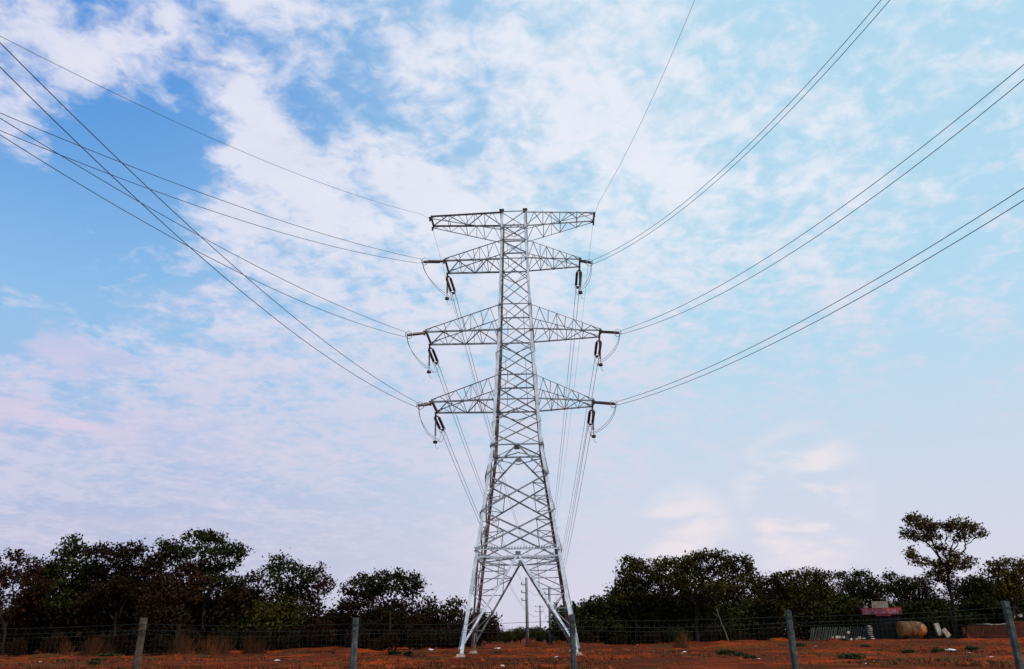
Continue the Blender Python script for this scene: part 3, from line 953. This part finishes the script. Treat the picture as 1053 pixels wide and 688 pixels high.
# the wood further back, one dark mass
q = []
for x0, x1, Yw, ytop in ((-40, 20, 140, 618), (20, 150, 140, 588), (150, 236, 140, 592), (236, 270, 140, 610), (270, 330, 140, 606), (330, 360, 140, 618), (360, 440, 140, 614), (440, 462, 140, 626), (460, 496, 140, 630), (598, 640, 165, 632), (640, 785, 150, 601), (785, 950, 172, 600), (950, 1085, 172, 596)):
    px = x0
    while px < x1:
        top = at(px, ytop + random.uniform(-7, 9), Yw).z
        X0 = at(px, 650, Yw).x
        z = 0.6
        while z < top:
            q.append(leaf_cards((X0 + random.uniform(-1, 1), Yw + random.uniform(-4, 4), z), (2.2, 2.0, 1.5), 34, 14, 0.36, 0.55))
            z += 1.9
        px += 13
tag(quads_obj('woodland', q, M['brush']), 'dense dark wood closing off the clearing behind the trees', kind='stuff')

# ------------------------------------------------------------------ wire fence close to the camera
FY = 11.9
def fence():
    root = empty('wire_fence', (0, FY, 0), 0, 'wire mesh fence on rough posts crossing in front of the clearing', 'fence')
    posts = [(148, 635), (366, 635), (588, 631.5), (810, 627.5), (1033, 618)]
    tops = [at(x, y, FY) for x, y in posts]
    xs = [t.x for t in tops]; zs = [t.z for t in tops]
    xs = [xs[0] - 3.0] + xs + [xs[-1] + 3.0]; zs = [2.02] + zs + [2.05]
    lean = [0, 0.012, 0.01, -0.006, -0.004, -0.022, 0]
    for i, (x, z) in enumerate(zip(xs, zs)):
        m = MB()
        n = 9
        sec, rr = [], []
        vs, fs = [], []
        for k in range(n):
            t = k / (n - 1)
            zz = -0.3 + (z + 0.3) * t
            cx = x - lean[i] * (z - zz) + random.uniform(-.003, .003)
            h = (0.041 if i != 5 else 0.043) + random.uniform(-.003, .003)
            ch = 0.016
            oct_ = [(-h + ch, -h), (h - ch, -h), (h, -h + ch), (h, h - ch), (h - ch, h), (-h + ch, h), (-h, h - ch), (-h, -h + ch)]
            for a, b in oct_:
                vs.append((cx + a, b + random.uniform(-.002, .002), zz + (random.uniform(-.012, .004) if k == n - 1 else 0)))
        for k in range(n - 1):
            for j in range(8):
                j2 = (j + 1) % 8
                fs.append((k * 8 + j, k * 8 + j2, (k + 1) * 8 + j2, (k + 1) * 8 + j))
        fs.append(tuple(range((n - 1) * 8, n * 8)))
        m.add(vs, fs)
        p = m.build('post', M['post_wood'] if i == 1 else M['post'], root)
        tw = MB()
        for zz in (z - 0.10, z - 0.17, z - 0.24):
            c = x - lean[i] * (z - zz)
            tw.tube([(c - .055, -.056, zz), (c + .055, -.056, zz + .006), (c + .056, .056, zz), (c - .056, .056, zz - .004), (c - .055, -.056, zz)], 0.0028, 4, False)
        tw.build('tie_wire', M['wire'], p)
    x0, x1 = xs[0], xs[-1]
    topz = lambda x: float(np.interp(x, xs, zs))
    def strand(drop, r, barbs=False):
        m = MB()
        pts = []
        for a, b in zip(xs[:-1], xs[1:]):
            sag = random.uniform(0.008, 0.045)
            for t in np.linspace(0, 1, 12)[:-1]:
                x = a + (b - a) * t
                pts.append((x, -0.052, topz(x) - drop - sag * math.sin(math.pi * t) + random.uniform(-.002, .002)))
        m.tube(pts, r, 4, False)
        if barbs:
            x = x0 + 0.05
            while x < x1:
                z = topz(x) - drop - 0.012
                for a in (0.5, 2.4):
                    dx, dz = math.cos(a) * .022, math.sin(a) * .022
                    m.tube([(x - dx, -0.052, z - dz), (x + dx, -0.05, z + dz)], 0.0016, 3)
                x += 0.11
        return m
    strand(0.085, 0.0028).build('strand', M['wire'], root)
    strand(0.165, 0.0026, True).build('barbed_strand', M['wire'], root)
    strand(0.215, 0.0026).build('strand', M['wire'], root)
    mm = MB()
    x = x0
    while x < x1:
        zt = topz(x) - 0.185
        mm.tube([(x, -0.056, 0.03), (x, -0.056, zt - 0.02), (x + 0.012, -0.058, zt + 0.045)], 0.0012, 3, False)
        x += 0.066
    for k in range(26):
        pts = [(a, -0.0595, topz(a) - 0.30 - 0.066 * k + random.uniform(-.002, .002)) for a in np.linspace(x0, x1, 50)]
        mm.tube(pts, 0.0012, 3, False)
    mm.build('mesh_panel', M['wire'], root)
fence()

# ------------------------------------------------------------------ utility poles in the gap
def power_pole(px_top, py_top, Yd, rbase, arms, label, arm_len, both=False):
    top = at(px_top, py_top, Yd)
    x = at(px_top, 655, Yd).x
    r = empty('utility_pole', (top.x, Yd, 0), 0, label, 'pole', 'utility poles receding in the gap')
    m = MB()
    m.tube([(0, 0, -0.5), (0, 0, top.z * 0.5), (0, 0, top.z)], [rbase, rbase * 0.86, rbase * 0.72], 10)
    m.build('shaft', M['pole_concrete'], r, True)
    for z_px in arms:
        z = at(px_top, z_px, Yd).z
        a = MB()
        x0 = arm_len * 0.7 if both else -0.1
        a.box(((-arm_len + x0) / 2, -rbase * 0.8, z), (arm_len + x0, 0.10, 0.13))
        b = a.build('crossarm', M['dark_iron'], r)
        i = MB(); i.tube([(-arm_len + .08, -rbase * .8, z + .07), (-arm_len + .08, -rbase * .8, z + .16), (-arm_len + .08, -rbase * .8, z + .40), (-arm_len + .08, -rbase * .8, z + .44)], [.03, .10, .10, .04], 8)
        i.build('pin_insulator', M['glaze'], b)
power_pole(541.2, 594.0, 150, 0.31, (601.5, 609.5, 617.5), 'tall concrete utility pole with three short arms framed by the pylon legs', 0.95)
power_pole(564.6, 603.0, 156, 0.30, (611, 618), 'concrete utility pole half hidden by the pylon lacing', 0.9)
power_pole(555.2, 622.0, 290, 0.30, (624, 629), 'distant thin utility pole with crossarms on both sides', 1.6, True)

# ------------------------------------------------------------------ yard beyond the clearing
YD = 146.0
def yard():
    g = lambda px: at(px, 656, YD).x
    pm = YD / ray(900, 645).y / FPX
    Zp = lambda px, py: at(px, py, YD).z
    # stack of leaning dark planks
    t = empty('plank_stack', (g(864), YD, 0), 0, 'long rack of dark planks leaning in a row with rubble on top', 'timber stack')
    half = 29 * pm
    n = 26
    m = MB()
    for i in range(n):
        x = -half + 2 * half * i / (n - 1)
        R_ = Matrix.Rotation(rad(24 + random.uniform(-3, 3)), 3, 'Y') @ Matrix.Rotation(rad(-14), 3, 'X')
        m.box((x, random.uniform(-.1, .1), 1.10), (0.16 + random.uniform(0, .06), 0.05, 2.35 + random.uniform(-.2, .2)), R_)
    m.build('planks', M['plank'], t)
    m = MB(); m.tube([(-half - .3, 0.35, 1.55), (half + .3, 0.35, 1.6)], 0.09, 6)
    for x in (-half, 0, half): m.tube([(x, 0.35, -0.2), (x, 0.35, 1.6)], 0.08, 6)
    m.build('rack_rail', M['plank'], t)
    m = MB()
    for i in range(9):
        m.box((-half + 2 * half * (0.35 + 0.065 * i + random.uniform(-.02, .02)), -0.75, random.uniform(0.15, 0.55) + (0.9 if i == 4 else 0)), (random.uniform(.25, .5), .4, random.uniform(.2, .4)),
              Matrix.Rotation(random.uniform(-.6, .6), 3, 'Y'))
    m.build('rubble', M['pale_stone'], t)
    # pale sacks piled in a column
    t = empty('sack_pile', (g(893), YD - 1, 0), 0, 'narrow column of pale sacks beside the plank rack', 'sacks')
    for i in range(7):
        m = MB()
        z = 0.18 + 0.33 * i
        a = random.uniform(-.25, .25)
        c = Vector((random.uniform(-.08, .08) + (0.15 if i < 2 else -0.1 if i > 5 else 0), 0, z))
        vs, fs = [], []
        for k, (rx, rz) in enumerate(((0.30, .02), (0.40, .12), (0.42, .17), (0.40, .12), (0.30, .02))):
            y = (-0.36, -0.22, 0, 0.22, 0.36)[k]
            for j in range(10):
                an = 2 * math.pi * j / 10
                vs.append(c + Vector((math.cos(an) * rx * (0.5 if k in (0, 4) else 1), y, math.sin(an) * rz)))
        for k in range(4):
            for j in range(10):
                j2 = (j + 1) % 10
                fs.append((k * 10 + j, k * 10 + j2, (k + 1) * 10 + j2, (k + 1) * 10 + j))
        fs += [tuple(range(9, -1, -1)), tuple(range(40, 50))]
        m.add(vs, fs)
        m.build('sack', M['pale_stone'], t, True)
    # orange tank with hoops lying on saddles, domed at one end
    t = empty('storage_tank', (g(938), YD, 0), 0, 'rusty orange ribbed steel tank with a domed end lying behind the fence', 'tank')
    L0, L1, R0 = -11.0 * pm, 16.5 * pm, 1.36
    prof = [(L0, 0.9 * R0), (L0 + 0.02, R0)] + [(L0 + (L1 - 1.9 - L0) * i / 6, R0) for i in range(1, 7)]
    prof += [(L1 - 1.9 + 1.9 * math.sin(a), R0 * math.cos(a)) for a in np.linspace(0.2, 1.5, 8)]
    m = MB(); m.tube([(x, 0, 1.55) for x, r in prof], [r for x, r in prof], 28)
    m.build('shell', M['orange'], t, True)
    for i in range(3):
        x = L0 + 0.25 + (L1 - 2.2 - L0) * (0.0, 0.55, 0.95)[i]
        m = MB(); m.torus((x, 0, 1.55), (1, 0, 0), R0 + 0.0, 0.05, 28, 6)
        m.build('hoop', M['iron'], t, True)
    for x in (L0 + 0.7, L1 - 2.2):
        m = MB(); m.box((x, 0, 0.25), (0.35, 2.2, 0.9)); m.build('saddle', M['hut'], t)
    # two pale tipped slabs beside the tank
    t = empty('slab_pair', (g(968), YD - 0.5, 0), 0, 'two pale slabs tipped against each other beside the orange tank', 'slabs')
    m = MB(); m.box((-0.55, 0, 1.55), (0.75, 0.5, 1.9), Matrix.Rotation(rad(-12), 3, 'Y')); m.build('slab', M['pale_stone'], t)
    m = MB(); m.box((0.55, -0.3, 0.95), (0.8, 0.45, 1.35), Matrix.Rotation(rad(-34), 3, 'Y')); m.build('slab', M['pale_stone'], t)
    # dull red block stack with raking courses
    t = empty('block_stack', (g(1016), YD, 0), 0, 'long low stack of dull red blocks laid in raking courses', 'blocks')
    half = 21 * pm
    m = MB()
    for i in range(24):
        x = -half + 2 * half * i / 23
        m.box((x, random.uniform(-.06, .06), 1.05), (0.22, 0.9, 2.1 + random.uniform(-.12, .06)), Matrix.Rotation(rad(22), 3, 'Y'))
    m.build('blocks', M['brick'], t)
    m = MB(); m.box((-half - 0.55, -0.2, 0.85), (0.5, 0.6, 1.9)); m.box((-half - 0.2, -0.6, 0.45), (0.6, 0.5, 0.9)); m.build('end_pier', M['brick'], t)
    # low wall with pale coping behind the yard
    t = empty('yard_wall', (g(1000), YD + 2.5, 0), 0, 'low dark yard wall with a pale coping running behind the stacks', 'wall')
    wh = Zp(1000, 641.5)
    m = MB(); m.box((4, 0, wh / 2 - 0.15), (62 * pm * 2, 0.25, wh)); m.build('wall', M['hut'], t)
    m = MB()
    x = 4 - 62 * pm
    while x < 4 + 62 * pm:
        k = random.uniform(1.2, 2.4)
        m.box((x + k / 2, 0, wh - 0.1 + random.uniform(-.05, .05)), (k - 0.06, 0.42, 0.16))
        x += k
    m.build('coping', M['pale_stone'], t)
    # hut with a red lettered fascia
    YH = YD + 3
    x0, x1 = at(885.5, 630, YH).x, at(926, 630, YH).x
    zb, zt = at(905, 632.2, YH).z, at(905, 625.2, YH).z
    t = empty('site_hut', ((x0 + x1) / 2, YH, 0), rad(-3), 'dark open hut with a long red lettered fascia and a grey board on its roof', 'hut')
    W_ = (x1 - x0) / 2
    m = MB()
    m.box((0, 1.6, zb / 2 - 0.2), (2 * W_ - 0.6, 3.0, zb + 0.2)); m.build('wall', M['hut'], t)
    m = MB(); m.box((0, 1.4, zb + 0.28), (2 * W_ - 0.1, 3.4, 0.12)); m.build('roof', M['hut'], t)
    for sx in (-1, 1):
        m = MB(); m.box((sx * (W_ - 0.15), -0.3, zb / 2 - .2), (0.16, 0.16, zb + 0.2)); m.build('post', M['hut'], t)
    m = MB(); m.box((0, -0.45, (zb + zt) / 2), (2 * W_, 0.12, zt - zb))
    m.box((0.15, -0.50, zb - 0.14), (W_ * 0.75, 0.08, 0.16))
    fa = m.build('fascia', M['red_paint'], t)
    m = MB()
    h = (zt - zb)
    cz = (zb + zt) / 2 - 0.02
    yl = -0.525
    def stroke(x, z, w_, h_, a=0.0):
        m.box((x, yl, z), (w_, 0.03, h_), Matrix.Rotation(a, 3, 'Y'))
    # the worn characters read only as strokes at this distance
    x = -W_ + 0.35
    shapes = 'CDbhb tbbE thnT Ab dLdUd'
    for ch in shapes:
        k = 0.20
        if ch == ' ':
            x += 0.2; continue
        stroke(x, cz, 0.055, h * 0.62)
        if ch in 'CDEbhUdLA': stroke(x + 0.10, cz - h * 0.27, 0.17, 0.06)
        if ch in 'CDETtA': stroke(x + 0.10, cz + h * 0.27, 0.17, 0.06)
        if ch in 'bhnDUdA': stroke(x + 0.17, cz - (h * 0.1 if ch in 'bhn' else 0), 0.055, h * (0.42 if ch in 'bhn' else 0.6))
        if ch in 'tEh': stroke(x + 0.08, cz + 0.03, 0.14, 0.05)
        x += 0.265
    m.build('lettering', M['pale_paint'], fa)
    xb0, xb1 = at(897, 622, YH).x - t.location.x, at(913.5, 622, YH).x - t.location.x
    bt = at(905, 618.3, YH).z
    m = MB()
    nb = 8
    for i in range(nb):
        m.box((xb0 + (xb1 - xb0) * (i + .5) / nb, 0.25, (zt + bt) / 2), ((xb1 - xb0) / nb - 0.03, 0.08, bt - zt), None)
    m.build('roof_board', M['board'], t)
    m = MB(); m.box((at(890.5, 622, YH).x - t.location.x, 0.2, zt + 0.22), (0.6, 0.4, 0.45), Matrix.Rotation(0.2, 3, 'Y')); m.build('roof_box', M['pale_stone'], t)
    m = MB(); m.box((at(884.5, 624, YH).x - t.location.x, 0.1, zt + 0.0), (0.28, 0.1, 0.6)); m.build('flag', simple('blue_cloth', (0.02, 0.03, 0.16), (0.03, 0.05, 0.2), 2, .8), t)
    m = MB(); m.tube([(xb1 - 0.2, .5, zt - .2), (xb1 - 0.6, .5, bt + 0.5), (xb1 + 1.6, .5, zt)], 0.035, 5); m.build('stay_pole', M['board'], t)
    # pale thing on the wall at the edge of the frame
    t = empty('sack_heap', (g(1049), YD, 0), 0, 'small pale heap of sacks showing above the yard wall at the edge', 'sacks')
    m = MB()
    for i in range(5):
        m.box((random.uniform(-.9, .9), 0, Zp(1049, 635) + random.uniform(-.1, .3)), (.55, .5, .4), Matrix.Rotation(random.uniform(-.5, .5), 3, 'Y'))
    m.build('sacks', M['pale_stone'], t)
    m = MB(); m.box((0, 0.2, Zp(1049, 637) / 2 - .3), (2.4, .6, Zp(1049, 637) + .2)); m.build('plinth', M['brick'], t)
yard()

# ------------------------------------------------------------------ small things on the ground
def scatter_ground():
    q = []
    # sparse low grass and weed blades
    for i in range(5200):
        y = 36 + 80 * random.random() ** 1.3
        x = random.uniform(-0.72, 0.72) * y
        if value_noise(np.array(x / 11), np.array(y / 9), 9) < 0.02: continue
        z = gz(x, y)
        k = rng.normal(size=(5, 2)) * 0.16
        for dx, dy in k:
            h = random.uniform(0.05, 0.20); l = random.uniform(-.12, .12)
            wv = 0.035
            q.append([[x + dx - wv, y + dy, z - .02], [x + dx + wv, y + dy, z - .02], [x + dx + wv * .4 + l, y + dy + l, z + h], [x + dx - wv * .4 + l, y + dy + l, z + h]])
    q2 = []
    for i in range(2600):
        y = 36 + 85 * random.random()
        x = random.uniform(-0.72, 0.72) * y
        if value_noise(np.array(x / 6), np.array(y / 4), 12) < 0.16: continue
        z = gz(x, y)
        for k in range(7):
            dx, dy, h = random.gauss(0, .22), random.gauss(0, .22), random.uniform(.03, .16)
            a = random.uniform(0, 3.14); u, v = math.cos(a) * .07, math.sin(a) * .07
            q2.append([[x + dx - u, y + dy - v, z + h * .3], [x + dx + v * .5, y + dy - u * .5, z + h], [x + dx + u, y + dy + v, z + h * .6], [x + dx - v * .5, y + dy + u * .5, z + h * .2]])
    tag(quads_obj('low_weeds', [np.array(q2)], M['weed']), 'low green weeds spreading in patches over the red earth', kind='stuff')
    tag(quads_obj('grass', [np.array(q)], M['dry_grass']), 'sparse dry grass and weed stubble over the red earth', kind='stuff')
    m = MB()
    for i in range(2600):
        y = 36 + 95 * random.random()
        x = random.uniform(-0.72, 0.72) * y
        s = random.uniform(0.04, 0.16) * (1.9 if random.random() < 0.06 else 1)
        z = gz(x, y)
        vs = []
        for a, b, c in ((1, 0, 0), (0, 1, 0), (-1, 0, 0), (0, -1, 0), (0, 0, 1), (0, 0, -1)):
            k = random.uniform(.6, 1.3)
            vs.append((x + a * s * k, y + b * s * k, z + c * s * k * .8 + s * .2))
        m.add(vs, [(0, 1, 4), (1, 2, 4), (2, 3, 4), (3, 0, 4), (1, 0, 5), (2, 1, 5), (3, 2, 5), (0, 3, 5)])
    tag(m.build('clods', M['stone']), 'clods and stones littering the red earth', kind='stuff')
scatter_ground()

def ground_at(px, py):
    r = ray(px, py)
    t = -EYE / r.z
    p = r * t
    return p.x, p.y

# green weed clumps one can tell apart
weeds = [(112, 676, 1.3), (100, 681, 0.9), (96, 684, 0.9), (64, 682, 0.8), (375, 674, 0.7), (405, 674, 1.1), (420, 674, 0.8), (748, 674, 1.0), (762, 676, 1.1), (772, 677, .7),
         (876, 681, 0.8), (822, 665, 0.9), (890, 666, .7), (1000, 668, 1.0), (935, 671, .9), (965, 670, .8)]
wp = None
for i, (px, py, s) in enumerate(weeds):
    x, y = ground_at(px, py)
    y = min(y, 112.0); x = at(px, py, y).x
    if wp is None:
        qs = []
        for k in range(5):
            a = random.uniform(0, 6.28); rr = random.uniform(0, .3)
            qs.append(leaf_cards((math.cos(a) * rr, math.sin(a) * rr, 0.22 + random.uniform(0, .15)), (.5, .42, .26), 28, 10, 0.19, 0.16))
        wp = r = quads_obj('weed_clump', qs, M['weed'])
    else:
        r = wp.copy(); COL.objects.link(r)
    s *= random.uniform(.5, .9); r.location = (x, y, gz(x, y)); r.scale = (s * random.uniform(.8, 1.7), s, s * random.uniform(.5, .9)); r.rotation_euler = (0, 0, random.uniform(-.5, .5))
    tag(r, 'small green weed clump growing low on the red earth', 'weeds', 'green weed clumps on the red earth')
# tall dry red grass before the left belt
dp = None
for i, (px, s) in enumerate([(66, .9), (92, 1.1), (100, 1.0), (110, .8), (183, 1.2), (190, 1.0), (206, .8), (216, 1.1), (230, .9), (254, .9), (262, .7), (268, .8), (703, .9), (697, .6)]):
    y = random.uniform(101, 105)
    x = at(px, 668, y).x
    if dp is None:
        qs = []
        for k in range(150):
            a = random.uniform(0, 6.28); rr = random.uniform(0, 1) ** 1.5 * .8
            bx, by = math.cos(a) * rr, math.sin(a) * rr * .6
            h = random.uniform(0.4, 2.3) * (1.1 - rr * .5); l = math.cos(a) * rr * .8 + random.uniform(-.25, .35); wv = .022
            qs.append([[bx - wv, by, -.05], [bx + wv, by, -.05], [bx + wv * .5 + l, by + l * .3, h], [bx - wv * .5 + l, by + l * .3, h]])
        dp = r = quads_obj('dry_grass_clump', [np.array(qs)], M['dry_grass'])
    else:
        r = dp.copy(); COL.objects.link(r)
    r.location = (x, y, gz(x, y)); r.scale = (s, s, s); r.rotation_euler = (0, 0, random.uniform(-.5, .5))
    sd = 'left' if px < 500 else 'right'
    tag(r, 'tall rusty dry grass clump at the foot of the %s tree belt' % sd, 'dry grass', 'dry grass clumps at the %s tree belt' % sd)
# pale litter
lit = [(41, 682, .5), (285, 680, .8), (378, 669.5, .4), (386, 668.5, .35), (443, 670, .75), (445, 669, .4), (517, 685, .5), (510, 661, 1.3), (655, 661, .5), (704, 670, .9), (702, 673, .35),
       (672, 670, .35), (839, 666, .7), (780, 678, .4), (842, 665.5, .5), (931, 659, .8), (978, 668.5, 1.0), (997, 669.5, .5), (1019, 675, .35), (890, 684, .3), (572, 676, .5), (583, 677, .45)]
lp = None
for i, (px, py, s) in enumerate(lit):
    x, y = ground_at(px, py)
    y = min(y, 118.0); x = at(px, py, y).x
    if lp is None:
        m = MB()
        vs, fs = [], []
        N = 7
        for a in range(N):
            for b in range(N):
                e = math.exp(-((a - 3) ** 2 + (b - 3) ** 2) / 6.0)
                vs.append(((a - 3) * .13 + random.uniform(-.03, .03), (b - 3) * .10 + random.uniform(-.03, .03), 0.13 * e + random.uniform(0, .11)))
        for a in range(N - 1):
            for b in range(N - 1):
                fs.append((a * N + b, (a + 1) * N + b, (a + 1) * N + b + 1, a * N + b + 1))
        m.add(vs, fs)
        lp = r = m.build('litter_scrap', M['litter'], None)
    else:
        r = lp.copy(); COL.objects.link(r)
    r.location = (x, y, gz(x, y) + 0.01); s *= 0.75; r.scale = (s * random.uniform(.8, 1.6), s, s * random.uniform(.7, 1.2)); r.rotation_euler = (random.uniform(-.2, .2), random.uniform(-.2, .2), random.uniform(0, 6))
    tag(r, 'crumpled scrap of pale litter lying on the red earth', 'litter', 'pale litter scraps on the red earth')
# heap of turned earth and rubble near the pole
for (px, py, w_, h_) in ((552, 661.5, 4.5, 0.8), (575, 660.5, 3.0, 0.9), (800, 655.5, 7.5, 0.8), (858, 657, 3.0, .6)):
    Yh = 124
    c = at(px, 660, Yh)
    m = MB()
    vs, fs = [], []
    N, K_ = 20, 6
    for k in range(K_):
        t = k / (K_ - 1)
        for j in range(N):
            a = 2 * math.pi * j / N
            rr = (1 - t) * (1 + random.uniform(-.15, .15))
            vs.append((c.x + math.cos(a) * w_ * rr * .5, Yh + math.sin(a) * w_ * rr * .35, -0.1 + h_ * (1 - (1 - t) ** 1.6) * (1 + random.uniform(-.15, .15))))
    for k in range(K_ - 1):
        for j in range(N):
            fs.append((k * N + j, k * N + (j + 1) % N, (k + 1) * N + (j + 1) % N, (k + 1) * N + j))
    m.add(vs, fs)
    o = m.build('earth_heap', M['earth'], None)
    tag(o, {552: 'low earth heap beside the tall concrete utility pole', 575: 'small earth heap seen just inside the pylon leg',
            800: 'broad red earth heap next to a fence post by the plank rack', 858: 'low rubble heap in front of the plank rack'}[px], 'earth heap')
